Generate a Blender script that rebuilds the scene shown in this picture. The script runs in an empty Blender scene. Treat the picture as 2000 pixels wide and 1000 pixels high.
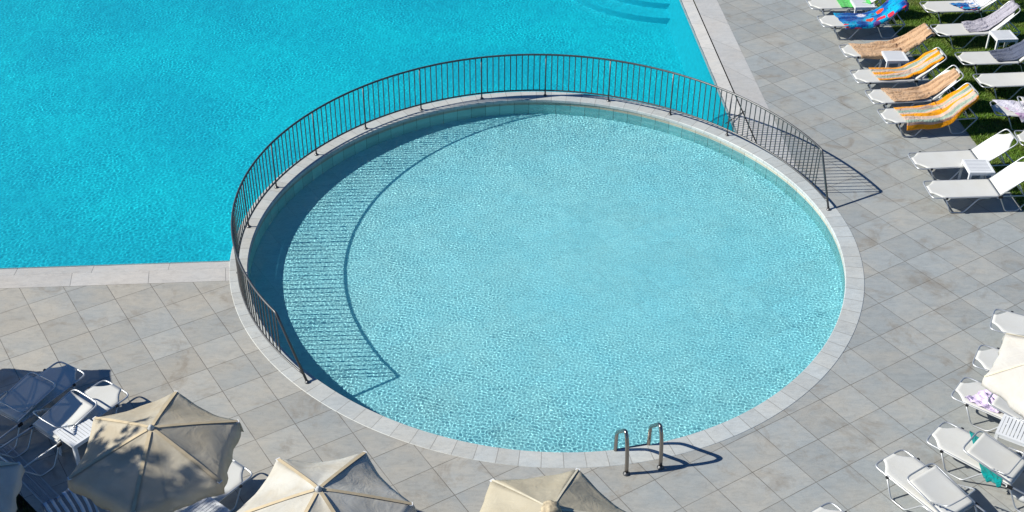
import bpy, math, numpy as np, random
from mathutils import Vector, Matrix
from mathutils.geometry import tessellate_polygon
R = math.radians
sc = bpy.context.scene
COL = sc.collection

# ------------------------------------------------------------------ camera
cam = bpy.data.cameras.new('camera')
co = bpy.data.objects.new('camera', cam); COL.objects.link(co); sc.camera = co
cam.sensor_width = 36.0; cam.lens = 36.0 * 2463.46 / 2000.0
cam.clip_start = 0.1; cam.clip_end = 500
_p, _r = R(35.727), R(-0.561)
Fv = Vector((0, math.cos(_p), -math.sin(_p))); Rv = Vector((1, 0, 0)); Dv = Vector((0, -math.sin(_p), -math.cos(_p)))
right = Rv * math.cos(_r) + Dv * math.sin(_r)
down = -Rv * math.sin(_r) + Dv * math.cos(_r)
M = Matrix.Identity(4)
for i in range(3):
    M[i][0] = right[i]; M[i][1] = -down[i]; M[i][2] = -Fv[i]
M[2][3] = 12.142
co.matrix_world = M

# ------------------------------------------------------------------ sky and sun
SUN_TO = Vector((1.2228, 0.0739, -0.91)).normalized()
ELEV = math.asin(-SUN_TO.z)
W = bpy.data.worlds.new("World"); sc.world = W; W.use_nodes = True
_nt = W.node_tree; _bg = _nt.nodes['Background']
_sk = _nt.nodes.new('ShaderNodeTexSky'); _sk.sky_type = 'NISHITA'; _sk.sun_disc = False
_sk.sun_elevation = ELEV
_sk.sun_rotation = math.atan2(-SUN_TO.x, -SUN_TO.y)      # azimuth of the sun measured from +Y
_sk.altitude = 0; _sk.air_density = 1.0; _sk.dust_density = 0.0; _sk.ozone_density = 6.0
_mx = _nt.nodes.new('ShaderNodeMix'); _mx.data_type = 'RGBA'; _mx.blend_type = 'MULTIPLY'; _mx.inputs[0].default_value = 1.0
_mx.inputs[7].default_value = (.62, .95, 1.25, 1)
_nt.links.new(_sk.outputs[0], _mx.inputs[6]); _nt.links.new(_mx.outputs[2], _bg.inputs[0]); _bg.inputs[1].default_value = 0.05
_L = bpy.data.lights.new('sun', 'SUN'); _lo = bpy.data.objects.new('sun', _L); COL.objects.link(_lo)
_L.energy = 4.8; _L.angle = R(0.4); _L.color = (1.0, 0.97, 0.885)
_lo.rotation_euler = SUN_TO.to_track_quat('-Z', 'Y').to_euler(); _lo.location = (-20, 10, 20)
_L.cycles.is_caustics_light = True
sc.view_settings.view_transform = 'Standard'; sc.view_settings.look = 'None'
sc.view_settings.exposure = 0.48; sc.view_settings.gamma = 1.0; sc.view_settings.use_curve_mapping = False
sc.cycles.transparent_max_bounces = 24
sc.cycles.max_bounces = 10
sc.cycles.sample_clamp_indirect = 6

# ------------------------------------------------------------------ helpers
def link(o, parent=None):
    COL.objects.link(o)
    if parent is not None: o.parent = parent
    return o
def tag(o, label=None, cat=None, group=None, kind=None):
    if label: o['label'] = label
    if cat: o['category'] = cat
    if group: o['group'] = group
    if kind: o['kind'] = kind
    return o
def empty(name, loc=(0, 0, 0), rz=0.0):
    o = bpy.data.objects.new(name, None); link(o); o.location = loc; o.rotation_euler = (0, 0, rz)
    o.empty_display_size = 0.1
    return o
class MB:
    def __init__(s): s.v = []; s.f = []; s.uv = []; s.sm = []
    def add(s, v, f, uv=None, smooth=False):
        b = len(s.v); s.v += [tuple(p) for p in v]
        for q in f:
            s.f.append(tuple(b + i for i in q)); s.sm.append(smooth)
            s.uv.append([uv[i] for i in q] if uv is not None else [(0, 0)] * len(q))
        return s
    def box(s, c, d, rz=0.0, taper=1.0):
        cx, cy, cz = c; x, y, z = d[0] / 2, d[1] / 2, d[2] / 2
        ca, sa = math.cos(rz), math.sin(rz); v = []
        for sz in (-1, 1):
            t = taper if sz < 0 else 1.0
            for sx, sy in ((-1, -1), (1, -1), (1, 1), (-1, 1)):
                px, py = sx * x * t, sy * y * t
                v.append((cx + ca * px - sa * py, cy + sa * px + ca * py, cz + sz * z))
        return s.add(v, [(3, 2, 1, 0), (4, 5, 6, 7), (0, 1, 5, 4), (1, 2, 6, 5), (2, 3, 7, 6), (3, 0, 4, 7)])
    def tube(s, path, r, n=8, closed=False, caps=True):
        P = [Vector(p) for p in path]; m = len(P); T = []
        for i in range(m):
            a = P[(i - 1) % m] if (closed or i > 0) else P[i]; b = P[(i + 1) % m] if (closed or i < m - 1) else P[i]
            T.append((b - a).normalized())
        up = Vector((0, 0, 1)) if abs(T[0].z) < 0.9 else Vector((1, 0, 0))
        N = (up - T[0] * up.dot(T[0])).normalized(); rings = []
        for i in range(m):
            N = (N - T[i] * N.dot(T[i])).normalized(); B = T[i].cross(N)
            k = 1.0
            rr = r[i] if isinstance(r, (list, tuple)) else r
            rings.append([P[i] + (N * math.cos(2 * math.pi * j / n) + B * math.sin(2 * math.pi * j / n)) * rr * k for j in range(n)])
        v = [p for q in rings for p in q]; f = []
        for i in range(m if closed else m - 1):
            i2 = (i + 1) % m
            for j in range(n):
                j2 = (j + 1) % n
                f.append((i * n + j, i * n + j2, i2 * n + j2, i2 * n + j))
        if caps and not closed:
            f.append(tuple(range(n - 1, -1, -1))); f.append(tuple((m - 1) * n + j for j in range(n)))
        return s.add(v, f, smooth=True)
    def lathe(s, prof, c=(0, 0, 0), n=16):
        v = []; f = []
        for r_, z_ in prof:
            for j in range(n):
                a = 2 * math.pi * j / n; v.append((c[0] + r_ * math.cos(a), c[1] + r_ * math.sin(a), c[2] + z_))
        for i in range(len(prof) - 1):
            for j in range(n):
                j2 = (j + 1) % n; f.append((i * n + j, i * n + j2, (i + 1) * n + j2, (i + 1) * n + j))
        f.append(tuple(range(n - 1, -1, -1))); f.append(tuple((len(prof) - 1) * n + j for j in range(n)))
        return s.add(v, f, smooth=True)
    def sheet(s, grid, uvs, th=0.004, smooth=True):
        """grid[i][j] points -> closed thin cloth"""
        n, m = len(grid), len(grid[0])
        P = np.array(grid, float)
        du = np.gradient(P, axis=0); dv = np.gradient(P, axis=1)
        Nn = np.cross(du, dv); Nn /= np.maximum(np.linalg.norm(Nn, axis=2, keepdims=True), 1e-9)
        A = P + Nn * th / 2; B = P - Nn * th / 2
        v = [tuple(p) for p in A.reshape(-1, 3)] + [tuple(p) for p in B.reshape(-1, 3)]
        uv = [uvs[i][j] for i in range(n) for j in range(m)] * 2; o = n * m; f = []
        for i in range(n - 1):
            for j in range(m - 1):
                a, b, c, d = i * m + j, (i + 1) * m + j, (i + 1) * m + j + 1, i * m + j + 1
                f.append((a, b, c, d)); f.append((o + d, o + c, o + b, o + a))
        for i in range(n - 1):
            a, b = i * m, (i + 1) * m; f.append((a, o + a, o + b, b))
            a, b = i * m + m - 1, (i + 1) * m + m - 1; f.append((a, b, o + b, o + a))
        for j in range(m - 1):
            a, b = j, j + 1; f.append((a, b, o + b, o + a))
            a, b = (n - 1) * m + j, (n - 1) * m + j + 1; f.append((a, o + a, o + b, b))
        return s.add(v, f, uv, smooth)
    def build(s, name, mat, parent=None):
        m = bpy.data.meshes.new(name); m.from_pydata(s.v, [], s.f)
        u = m.uv_layers.new(name='UVMap'); flat = [c for q in s.uv for p in q for c in p]
        u.data.foreach_set('uv', flat)
        m.polygons.foreach_set('use_smooth', s.sm); m.update()
        m.materials.append(mat); o = bpy.data.objects.new(name, m); return link(o, parent)
def fillet(pts, r, k=4):
    """round the inner corners of a polyline"""
    P = [Vector(p) for p in pts]; out = [P[0]]
    for i in range(1, len(P) - 1):
        a, b, c = P[i - 1], P[i], P[i + 1]
        ra = min(r, (a - b).length * .45, (c - b).length * .45)
        p0 = b + (a - b).normalized() * ra; p1 = b + (c - b).normalized() * ra
        for j in range(k + 1):
            t = j / k; out.append(p0 * (1 - t) ** 2 + b * 2 * t * (1 - t) + p1 * t * t)
    out.append(P[-1]); return out
def copy_thing(src, name=None):
    r_ = src.copy(); COL.objects.link(r_)
    for ch in src.children:
        c = ch.copy(); COL.objects.link(c); c.parent = r_
        for g in ch.children:
            d = g.copy(); COL.objects.link(d); d.parent = c
    return r_

# ------------------------------------------------------------------ materials
class NT:
    def __init__(s, name):
        s.m = bpy.data.materials.new(name); s.m.use_nodes = True; s.t = s.m.node_tree
        s.b = s.t.nodes['Principled BSDF']; s.out = s.t.nodes['Material Output']
    def n(s, ty, **kw):
        x = s.t.nodes.new(ty)
        for k, v in kw.items(): setattr(x, k, v)
        return x
    def l(s, a, b): s.t.links.new(a, b)
    def val(s, x, sock):
        if hasattr(x, 'links') or hasattr(x, 'is_linked'): s.l(x, sock)
        else: sock.default_value = x
    def math(s, op, a, b=None, c=None, clamp=False):
        x = s.n('ShaderNodeMath', operation=op); x.use_clamp = clamp; s.val(a, x.inputs[0])
        if b is not None: s.val(b, x.inputs[1])
        if c is not None: s.val(c, x.inputs[2])
        return x.outputs[0]
    def mix(s, f, a, b, blend='MIX'):
        x = s.n('ShaderNodeMix', data_type='RGBA', blend_type=blend)
        s.val(f, x.inputs[0])
        s.val(a if not isinstance(a, tuple) else (*a[:3], 1), x.inputs[6]); s.val(b if not isinstance(b, tuple) else (*b[:3], 1), x.inputs[7])
        return x.outputs[2]
    def noise(s, vec, scale, detail=3, rough=.5, dist=0.0, out=0):
        x = s.n('ShaderNodeTexNoise'); s.l(vec, x.inputs['Vector']) if vec is not None else None
        x.inputs['Scale'].default_value = scale; x.inputs['Detail'].default_value = detail
        x.inputs['Roughness'].default_value = rough; x.inputs['Distortion'].default_value = dist
        return x.outputs[out]
    def ramp(s, f, stops, interp='LINEAR'):
        x = s.n('ShaderNodeValToRGB'); x.color_ramp.interpolation = interp; e = x.color_ramp.elements
        while len(e) < len(stops): e.new(0.5)
        for el, (p, c) in zip(e, stops): el.position = p; el.color = (c, c, c, 1) if not isinstance(c, tuple) else (*c, 1)
        s.l(f, x.inputs[0]); return x.outputs[0]
    def rng(s, f, a, b, c, d):
        x = s.n('ShaderNodeMapRange'); s.l(f, x.inputs[0])
        for i, v in enumerate((a, b, c, d)): x.inputs[i + 1].default_value = v
        return x.outputs[0]
    def bump(s, h, strength=.3, dist=.01):
        x = s.n('ShaderNodeBump'); x.inputs['Strength'].default_value = strength; x.inputs['Distance'].default_value = dist
        s.l(h, x.inputs['Height']); s.l(x.outputs[0], s.b.inputs['Normal'])
    def coord(s, which='Object'):
        return s.n('ShaderNodeTexCoord').outputs[which]
    def col(s, x, rough=.6, metal=0.0, spec=.5):
        s.val(x if not isinstance(x, tuple) else (*x[:3], 1), s.b.inputs['Base Color'])
        s.val(rough, s.b.inputs['Roughness']); s.b.inputs['Metallic'].default_value = metal
        s.b.inputs['Specular IOR Level'].default_value = spec
        return s.m

ANG_ = R(32.7)
def stone(name, cool, warm, tile=None, uv=None, ang=0.0, org=(0, 0), grout=(.12, .108, .09), gw=.0085, vary=.16, stain=.5, shade=1.0, rough=.55):
    """porcelain stone: mottled, each tile a slightly different tone, grout lines, veins"""
    t = NT(name); oc = t.coord('Object')
    n1 = t.noise(oc, 1.1, 4, .6); n2 = t.noise(oc, 7, 5, .65, .6); n3 = t.noise(oc, 60, 3, .6)
    if tile or uv:
        if uv:
            mp = t.n('ShaderNodeMapping'); t.l(t.coord('UV'), mp.inputs[0]); mp.inputs['Scale'].default_value = (1 / uv[0], 1 / uv[1], 1)
            sx, sy = uv if uv != (1, 1) else (.59, .59)
        else:
            mp = t.n('ShaderNodeMapping', vector_type='TEXTURE'); t.l(oc, mp.inputs[0])
            mp.inputs['Location'].default_value = (org[0], org[1], 0); mp.inputs['Rotation'].default_value = (0, 0, ang)
            mp.inputs['Scale'].default_value = (tile, tile, 1); sx = sy = tile
        fl = t.n('ShaderNodeVectorMath', operation='FLOOR'); t.l(mp.outputs[0], fl.inputs[0])
        fr = t.n('ShaderNodeVectorMath', operation='FRACTION'); t.l(mp.outputs[0], fr.inputs[0])
        spf = t.n('ShaderNodeSeparateXYZ'); t.l(fl.outputs[0], spf.inputs[0])
        cb = t.n('ShaderNodeCombineXYZ'); t.l(spf.outputs[0], cb.inputs[0]); t.l(spf.outputs[1], cb.inputs[1])
        wn = t.n('ShaderNodeTexWhiteNoise', noise_dimensions='2D'); t.l(cb.outputs[0], wn.inputs['Vector'])
        sp = t.n('ShaderNodeSeparateXYZ'); t.l(fr.outputs[0], sp.inputs[0])
        ds = []
        for k, sc_ in ((0, sx), (1, sy)):
            a = t.math('SUBTRACT', 1.0, sp.outputs[k]); ds.append(t.math('MULTIPLY', t.math('MINIMUM', a, sp.outputs[k]), sc_))
        d = t.math('MINIMUM', ds[0], ds[1])
        # grout softened and broken by dirt
        gm = t.rng(d, gw * .35, gw * .75, 1.0, 0.0)
        dirt = t.rng(t.noise(oc, 2.3, 3, .6), .35, .62, .65, 1.0)
        gm = t.math('MULTIPLY', gm, dirt)
        # per-tile offset of the veining
        off = t.n('ShaderNodeVectorMath', operation='MULTIPLY_ADD'); t.l(wn.outputs['Color'], off.inputs[0])
        off.inputs[1].default_value = (31, 17, 11); t.l(oc, off.inputs[2])
        stv = t.n('ShaderNodeMapping'); t.l(off.outputs[0], stv.inputs[0]); stv.inputs['Rotation'].default_value = (0, 0, -ANG_); stv.inputs['Scale'].default_value = (1.0, 2.6, 1)
        v1 = t.noise(stv.outputs[0], 2.6, 6, .68, .8); v2 = t.noise(stv.outputs[0], 6.5, 6, .7, 1.2)
        tone = t.rng(wn.outputs['Value'], 0, 1, 1 - vary, 1 + vary * .55)
        wsep = t.n('ShaderNodeSeparateColor'); t.l(wn.outputs['Color'], wsep.inputs[0]); wr = wsep.outputs[1]
    else:
        v1 = n1; v2 = n2; tone = None; gm = None; wr = n1
    wf = t.math('ADD', t.math('MULTIPLY', t.rng(n1, .36, .66, 0, 1), .6), t.math('MULTIPLY', wr, .28))
    wf = t.math('ADD', wf, t.math('MULTIPLY', t.math('SUBTRACT', v1, .5), .8), clamp=True)
    gx = t.n('ShaderNodeSeparateXYZ'); t.l(oc, gx.inputs[0]); wf = t.math('ADD', wf, t.rng(gx.outputs[0], -6, 6, .30, -.22), clamp=True)
    c = t.mix(wf, cool, warm)
    br = t.math('ADD', t.rng(v1, .3, .7, .93, 1.06), t.rng(v2, .3, .7, -.09, .09))
    br = t.math('ADD', br, t.rng(n3, .3, .7, -.05, .05))
    if tone is not None: br = t.math('MULTIPLY', br, tone)
    vein = t.rng(t.math('ABSOLUTE', t.math('SUBTRACT', v2, .5)), 0, .012, .13, 0)
    br = t.math('ADD', br, vein)
    cc = t.n('ShaderNodeCombineColor'); [t.l(br, cc.inputs[i]) for i in range(3)]
    c = t.mix(1.0, c, cc.outputs[0], 'MULTIPLY')
    # rusty / muddy stains
    st = t.rng(t.noise(oc, 1.7, 6, .68, .8), .54, .72, 0, stain)
    c = t.mix(st, c, (.19 * shade, .15 * shade, .105 * shade))
    if gm is not None: c = t.mix(gm, c, grout)
    h = t.math('ADD', t.math('MULTIPLY', n2, .3), t.math('MULTIPLY', n3, .25))
    if gm is not None: h = t.math('SUBTRACT', h, t.math('MULTIPLY', gm, .9))
    t.bump(h, .25, .006)
    return t.col(c, t.rng(v2, .3, .7, rough - .08, rough + .1) if rough else .5)

def simple(name, c, rough=.5, metal=0.0, var=.12, scale=8.0, bump=0.0, spec=.5):
    t = NT(name); oc = t.coord('Object'); n = t.noise(oc, scale, 4, .6)
    cc = t.mix(t.rng(n, .3, .7, 0, 1), tuple(x * (1 - var) for x in c), tuple(min(1, x * (1 + var)) for x in c))
    if bump: t.bump(t.noise(oc, scale * 6, 3), bump, .004)
    return t.col(cc, rough, metal, spec)

ANG = R(32.5); ORG = (-7.575, 15.486)
m_deck = stone('deck_stone', (.300, .320, .318), (.372, .347, .297), uv=(1, 1), vary=.10, stain=.6)
m_cop = stone('coping_stone', (.43, .46, .46), (.46, .45, .41), uv=(.30, 5.0), vary=.08, stain=.15, grout=(.22, .21, .19), gw=.008)
m_strip = stone('edge_stone', (.45, .45, .44), (.47, .44, .40), uv=(1.22, 5.0), vary=.08, stain=.15, grout=(.17, .16, .15), gw=.008)
m_poolfloor = stone('wading_floor_stone', (.305, .63, .685), (.37, .645, .665), uv=(1, 1), vary=.05, stain=.0, grout=(.24, .47, .52), gw=.005)
def wall_tile():
    t = NT('wading_wall_tile'); oc = t.coord('Object'); uv = t.coord('UV')
    sp = t.n('ShaderNodeSeparateXYZ'); t.l(uv, sp.inputs[0])
    u = t.math('DIVIDE', sp.outputs[0], .30); fu = t.math('FRACT', u); d = t.math('MINIMUM', fu, t.math('SUBTRACT', 1.0, fu))
    gm = t.rng(d, .008, .02, 1, 0)
    wn = t.n('ShaderNodeTexWhiteNoise', noise_dimensions='1D'); t.l(t.math('FLOOR', u), wn.inputs['W'])
    n = t.noise(oc, 5, 4, .6, .5)
    c = t.mix(t.rng(n, .3, .7, 0, 1), (.33, .33, .28), (.50, .47, .38))
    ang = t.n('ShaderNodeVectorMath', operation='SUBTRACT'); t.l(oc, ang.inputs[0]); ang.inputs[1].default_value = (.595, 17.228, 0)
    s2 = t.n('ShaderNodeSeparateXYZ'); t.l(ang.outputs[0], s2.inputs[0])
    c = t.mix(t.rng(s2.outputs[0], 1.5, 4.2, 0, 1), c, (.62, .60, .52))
    # ochre tide line just above the water, teal tile under it
    z = sp.outputs[1]
    band = t.math('MULTIPLY', t.rng(z, -.115, -.10, 0, 1), t.rng(z, -.095, -.065, 1, 0))
    c = t.mix(t.math('MULTIPLY', band, .6), c, (.27, .21, .12))
    c = t.mix(t.rng(z, -.112, -.125, 0, 1), c, (.26, .50, .50))
    tone = t.rng(wn.outputs['Value'], 0, 1, .86, 1.08); cc = t.n('ShaderNodeCombineColor'); [t.l(tone, cc.inputs[i]) for i in range(3)]
    c = t.mix(1.0, c, cc.outputs[0], 'MULTIPLY'); c = t.mix(gm, c, (.10, .13, .12))
    return t.col(c, .45)
m_wall = wall_tile()
def cyan_pool():
    t = NT('cyan_pool_tile'); oc = t.coord('Object')
    n = t.noise(oc, .35, 4, .55); n2 = t.noise(oc, 2.2, 4, .6, .5)
    c = t.mix(t.rng(n, .40, .60, 0, 1), (.001, .49, .60), (.001, .60, .68))
    c = t.mix(t.rng(n2, .35, .7, 0, .35), c, (.001, .44, .57))
    return t.col(c, .5)
m_cyan = cyan_pool()
m_sidewall = simple('pale_cyan_tile', (.01, .56, .66), .5, var=.08)
m_steppale = simple('pale_step_tile', (.004, .55, .66), .5, var=.1)
def water(name, tint):
    t = NT(name); t.t.nodes.remove(t.b)
    g = t.n('ShaderNodeBsdfGlass'); g.inputs['Color'].default_value = (*tint, 1); g.inputs['Roughness'].default_value = 0; g.inputs['IOR'].default_value = 1.33
    t.l(g.outputs[0], t.out.inputs[0]); return t.m
m_water1 = water('wading_water', (.90, .99, 1.0))
m_water2 = water('pool_water', (.90, .99, 1.0))
m_soil = simple('soil', (.045, .035, .025), .9, var=.4, scale=20, bump=.6)
m_lawnsoil = simple('lawn_soil', (.06, .075, .02), .95, var=.4, scale=14, bump=.6)
m_base = simple('sub_base', (.12, .12, .115), .9)
m_steel = simple('brushed_steel', (.30, .275, .25), .28, 1.0, var=.06, scale=4)
m_rail = simple('bronze_steel', (.11, .11, .112), .42, .7, var=.15, scale=6)
m_alu = simple('aluminium', (.55, .56, .57), .45, .7, var=.05)
m_black = simple('black_plastic', (.012, .012, .013), .45)
def sling(name, c):
    t = NT(name); uv = t.coord('UV')
    mp = t.n('ShaderNodeMapping'); t.l(uv, mp.inputs[0]); mp.inputs['Scale'].default_value = (1, 1, 1)
    w = t.n('ShaderNodeTexWave', wave_type='BANDS', bands_direction='Y'); t.l(mp.outputs[0], w.inputs[0]); w.inputs['Scale'].default_value = 28; w.inputs['Distortion'].default_value = .6; w.inputs['Detail'].default_value = 2
    n = t.noise(t.coord('Object'), 3.5, 4, .6, .4); n2 = t.noise(t.coord('Object'), 90, 2)
    cc = t.mix(t.math('MULTIPLY', w.outputs[0], .35), c, tuple(x * .80 for x in c))
    cc = t.mix(t.rng(n, .4, .75, 0, .35), cc, tuple(x * y for x, y in zip(c, (.86, .82, .74))))
    t.bump(n2, .15, .002)
    m = t.col(cc, .6)
    tr = t.n('ShaderNodeBsdfTranslucent'); t.l(cc, tr.inputs[0]); mx = t.n('ShaderNodeMixShader'); mx.inputs[0].default_value = .10
    t.l(t.b.outputs[0], mx.inputs[1]); t.l(tr.outputs[0], mx.inputs[2]); t.l(mx.outputs[0], t.out.inputs[0]); return m
m_sling = sling('sling_fabric', (.66, .655, .62))
m_plastic = simple('white_plastic', (.68, .69, .70), .35, var=.04, scale=3)
def canopy_mat(name, c, trans=.35, see=.0, stain=.3):
    t = NT(name); oc = t.coord('Object'); n = t.noise(oc, 2.4, 5, .6, .6); n2 = t.noise(oc, 14, 4, .6)
    cc = t.mix(t.rng(n, .35, .72, 0, stain), c, (c[0] * .74, c[1] * .64, c[2] * .48)); cc = t.mix(t.rng(n2, .4, .8, 0, .15), cc, tuple(x * .8 for x in c))
    t.bump(t.noise(oc, 4, 3, .55, .7), .55, .03)
    m = t.col(cc, .8, 0, .2)
    tr = t.n('ShaderNodeBsdfTranslucent'); t.l(cc, tr.inputs[0]); mx = t.n('ShaderNodeMixShader'); mx.inputs[0].default_value = trans
    t.l(t.b.outputs[0], mx.inputs[1]); t.l(tr.outputs[0], mx.inputs[2]); o = mx.outputs[0]
    if see:
        tp = t.n('ShaderNodeBsdfTransparent'); m2 = t.n('ShaderNodeMixShader'); m2.inputs[0].default_value = see
        tp.inputs[0].default_value = (1, .97, .92, 1)
        t.l(o, m2.inputs[1]); t.l(tp.outputs[0], m2.inputs[2]); o = m2.outputs[0]
    t.l(o, t.out.inputs[0]); return m
m_can_thin = canopy_mat('thin_beige_cloth', (.64, .585, .475), .28, .20, .5)
m_can_white = canopy_mat('offwhite_cloth', (.66, .64, .58), .22, .04, .5)
m_can_beige = canopy_mat('beige_cloth', (.50, .45, .34), .15, 0, .2)
m_can_pale = canopy_mat('pale_cloth', (.66, .63, .58), .2, 0, .2)
m_tanseam = simple('tan_seam', (.52, .42, .27), .8)
m_wood = simple('pole_beige', (.55, .50, .42), .5)
m_leaf = simple('leaf', (.035, .085, .018), .5, var=.5, scale=1.5)
m_bark = simple('bark', (.16, .12, .085), .9, var=.35, scale=9, bump=.6)
m_grate = simple('grate_plastic', (.42, .43, .43), .5, var=.1)
m_dark = simple('drain_void', (.02, .02, .02), .9)

def towel_mat(name, kind):
    t = NT(name); uv = t.coord('UV'); sp = t.n('ShaderNodeSeparateXYZ'); t.l(uv, sp.inputs[0]); U, V = sp.outputs[0], sp.outputs[1]
    fuzz = t.noise(t.coord('Object'), 130, 2, .6)
    if kind == 'stripe':
        w = t.math('ADD', V, t.math('MULTIPLY', t.math('SUBTRACT', t.noise(uv, 2.2, 2), .5), .03))
        c = t.ramp(t.math('ADD', t.math('MULTIPLY', w, 1.0), .5, clamp=True), [(0.0, (.76, .29, .006)), (.13, (.76, .29, .006)), (.14, (.50, .31, .24)), (.20, (.50, .31, .24)), (.21, (.34, .42, .34)), (.30, (.30, .35, .27)), (.31, (.56, .42, .34)), (.46, (.56, .42, .34)), (.47, (.76, .31, .006)), (.60, (.76, .31, .006)), (.61, (.60, .44, .36)), (.68, (.60, .44, .36)), (.69, (.30, .40, .33)), (.80, (.30, .35, .27)), (.81, (.52, .36, .28)), (.88, (.52, .36, .28)), (.89, (.76, .29, .006)), (1.0, (.76, .29, .006))][:32], 'CONSTANT')
    elif kind == 'floral':
        a = t.noise(uv, 2.6, 1.5, .5, .8); b = t.noise(uv, 4.3, 2, .5, 1.2); v = t.n('ShaderNodeTexVoronoi'); t.l(uv, v.inputs['Vector']); v.inputs['Scale'].default_value = 3.6
        c = t.ramp(a, [(0, (.0, .015, .09)), (.42, (.0, .06, .28)), (.52, (.0, .18, .48)), (.62, (.0, .36, .56))])
        fl = t.rng(t.math('ADD', v.outputs['Distance'], t.math('MULTIPLY', t.math('SUBTRACT', b, .5), .5)), .40, .44, 1, 0)
        vs = t.n('ShaderNodeSeparateColor'); t.l(v.outputs['Color'], vs.inputs[0])
        fcol = t.ramp(vs.outputs[0], [(0, (.62, .03, .06)), (.30, (.70, .07, .02)), (.46, (.75, .12, .22)), (.60, (.10, .05, .22)), (.74, (.0, .30, .50)), (.90, (.62, .60, .70))], 'CONSTANT')
        ctr = t.rng(v.outputs['Distance'], .05, .10, 1, 0); fcol = t.mix(ctr, fcol, (.12, .02, .03))
        c = t.mix(fl, c, fcol)
        gr = t.rng(t.noise(uv, 5.6, 3, .6, 2), .60, .66, 0, .8); c = t.mix(gr, c, (.02, .02, .10))
    elif kind == 'purple':
        a = t.noise(uv, 5, 3, .6, 1.2); v = t.n('ShaderNodeTexVoronoi'); t.l(uv, v.inputs['Vector']); v.inputs['Scale'].default_value = 3.4
        fl = t.rng(t.math('ADD', v.outputs['Distance'], t.math('MULTIPLY', t.math('SUBTRACT', a, .5), .6)), .44, .52, 1, 0)
        vs = t.n('ShaderNodeSeparateColor'); t.l(v.outputs['Color'], vs.inputs[0])
        fc = t.ramp(vs.outputs[1], [(0, (.50, .12, .38)), (.4, (.24, .26, .50)), (.7, (.22, .06, .24))], 'CONSTANT')
        c = t.mix(t.math('MULTIPLY', fl, t.rng(a, .3, .7, .4, 1)), (.60, .58, .66), fc)
    elif kind == 'bluestripe':
        w = t.n('ShaderNodeMath', operation='FRACT'); t.l(t.math('MULTIPLY', V, 6.5), w.inputs[0])
        c = t.ramp(w.outputs[0], [(0, (.22, .24, .28)), (.48, (.75, .80, .86)), (.75, (.45, .60, .78))], 'CONSTANT')
    else:
        base = {'peach': (.52, .335, .20), 'lilacgrey': (.38, .36, .41), 'slate': (.09, .105, .155), 'lilac': (.70, .58, .80), 'teal': (.0, .26, .25), 'green': (.10, .52, .12), 'white': (.62, .62, .64)}[kind]
        n = t.noise(uv, 3, 4, .6)
        c = t.mix(t.rng(n, .3, .7, 0, 1), tuple(x * .86 for x in base), tuple(min(1, x * 1.12) for x in base))
        bd = t.rng(t.math('ABSOLUTE', t.math('SUBTRACT', U, .12)), .02, .028, .35, 0); c = t.mix(bd, c, tuple(x * .55 for x in base))
    wr = t.noise(t.coord('Object'), 9, 4, .6, 2.2); t.bump(t.math('ADD', wr, t.math('MULTIPLY', fuzz, .12)), .8, .05)
    t.b.inputs['Sheen Weight'].default_value = .15
    return t.col(c, .95, 0, .1)

# ------------------------------------------------------------------ ground plan
C = Vector((.595, 17.228, 0))
_kn = np.array([(0, 5.03), (10, 5.03), (28, 5.03), (46, 5.05), (61, 5.08), (75, 5.12), (89, 5.15), (103, 5.15), (118, 5.135), (132, 5.10), (146, 5.065), (161, 5.065), (175, 5.08), (190, 5.09), (200, 5.06), (207, 5.05), (214, 5.02), (225, 4.985), (235, 4.98), (246, 4.985), (256, 5.015), (264, 5.035), (272, 5.045), (282, 5.065), (295, 5.055), (308, 5.005), (318, 4.995), (330, 5.03), (345, 5.03), (355, 5.02)])
_A = [np.ones(len(_kn))]
for k in range(1, 5): _A += [np.cos(k * np.radians(_kn[:, 0])), np.sin(k * np.radians(_kn[:, 0]))]
_cf = np.linalg.lstsq(np.stack(_A, 1), _kn[:, 1], rcond=None)[0]
def rmid(a):
    s_ = _cf[0] + 0 * a
    for k in range(1, 5): s_ = s_ + _cf[2 * k - 1] * np.cos(k * a) + _cf[2 * k] * np.sin(k * a)
    return s_
def hw(a): return .150 + .022 * np.clip(np.sin(a), 0, 1)       # half width of the coping
def ring(a, off=0.0, z=0.0):
    r_ = float(rmid(a)) + off
    return (C.x + r_ * math.cos(a), C.y + r_ * math.sin(a), z)
def rin(a): return float(rmid(a) - hw(a))
def rout(a): return float(rmid(a) + hw(a))
TH = R(4.25); E1 = Vector((math.cos(TH), math.sin(TH), 0)); E2 = Vector((-math.sin(TH), math.cos(TH), 0))
def pf(a, b, z=0.0):
    v = E1 * a + E2 * b; return (v.x, v.y, z)
B0, B1, B2 = 17.015, 16.765, 16.425        # left pool edge: waterline, strip joint, strip end
A0, A1, A2 = 5.85, 6.11, 6.645             # right pool edge
AW, BN = -17.0, 31.0                       # far left and far end of the big pool
def on_ring_b(b, side, off):
    """angle where line b=const meets the coping circle (outer radius + off)"""
    best = None
    for i in range(3600):
        a = R(i * .1); r_ = rout(a) + off; p_ = C + Vector((r_ * math.cos(a), r_ * math.sin(a), 0))
        if side == 'L' and p_.dot(E1) < 0 or side == 'R' and p_.dot(E1) > 0:
            e = abs(p_.dot(E2) - b)
            if best is None or e < best[0]: best = (e, a)
    return best[1]
def on_ring_a(av, off):
    best = None
    for i in range(0, 900):
        a = R(i * .1 + 10); r_ = rout(a) + off; p_ = C + Vector((r_ * math.cos(a), r_ * math.sin(a), 0))
        e = abs(p_.dot(E1) - av)
        if p_.dot(E2) > C.dot(E2) and (best is None or e < best[0]): best = (e, a)
    return best[1]
LAT0 = (2.7371, 11.6693); LATI = np.linalg.inv(np.array([[.49994, .32144], [.31761, -.48873]]))   # the paving grid
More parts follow.
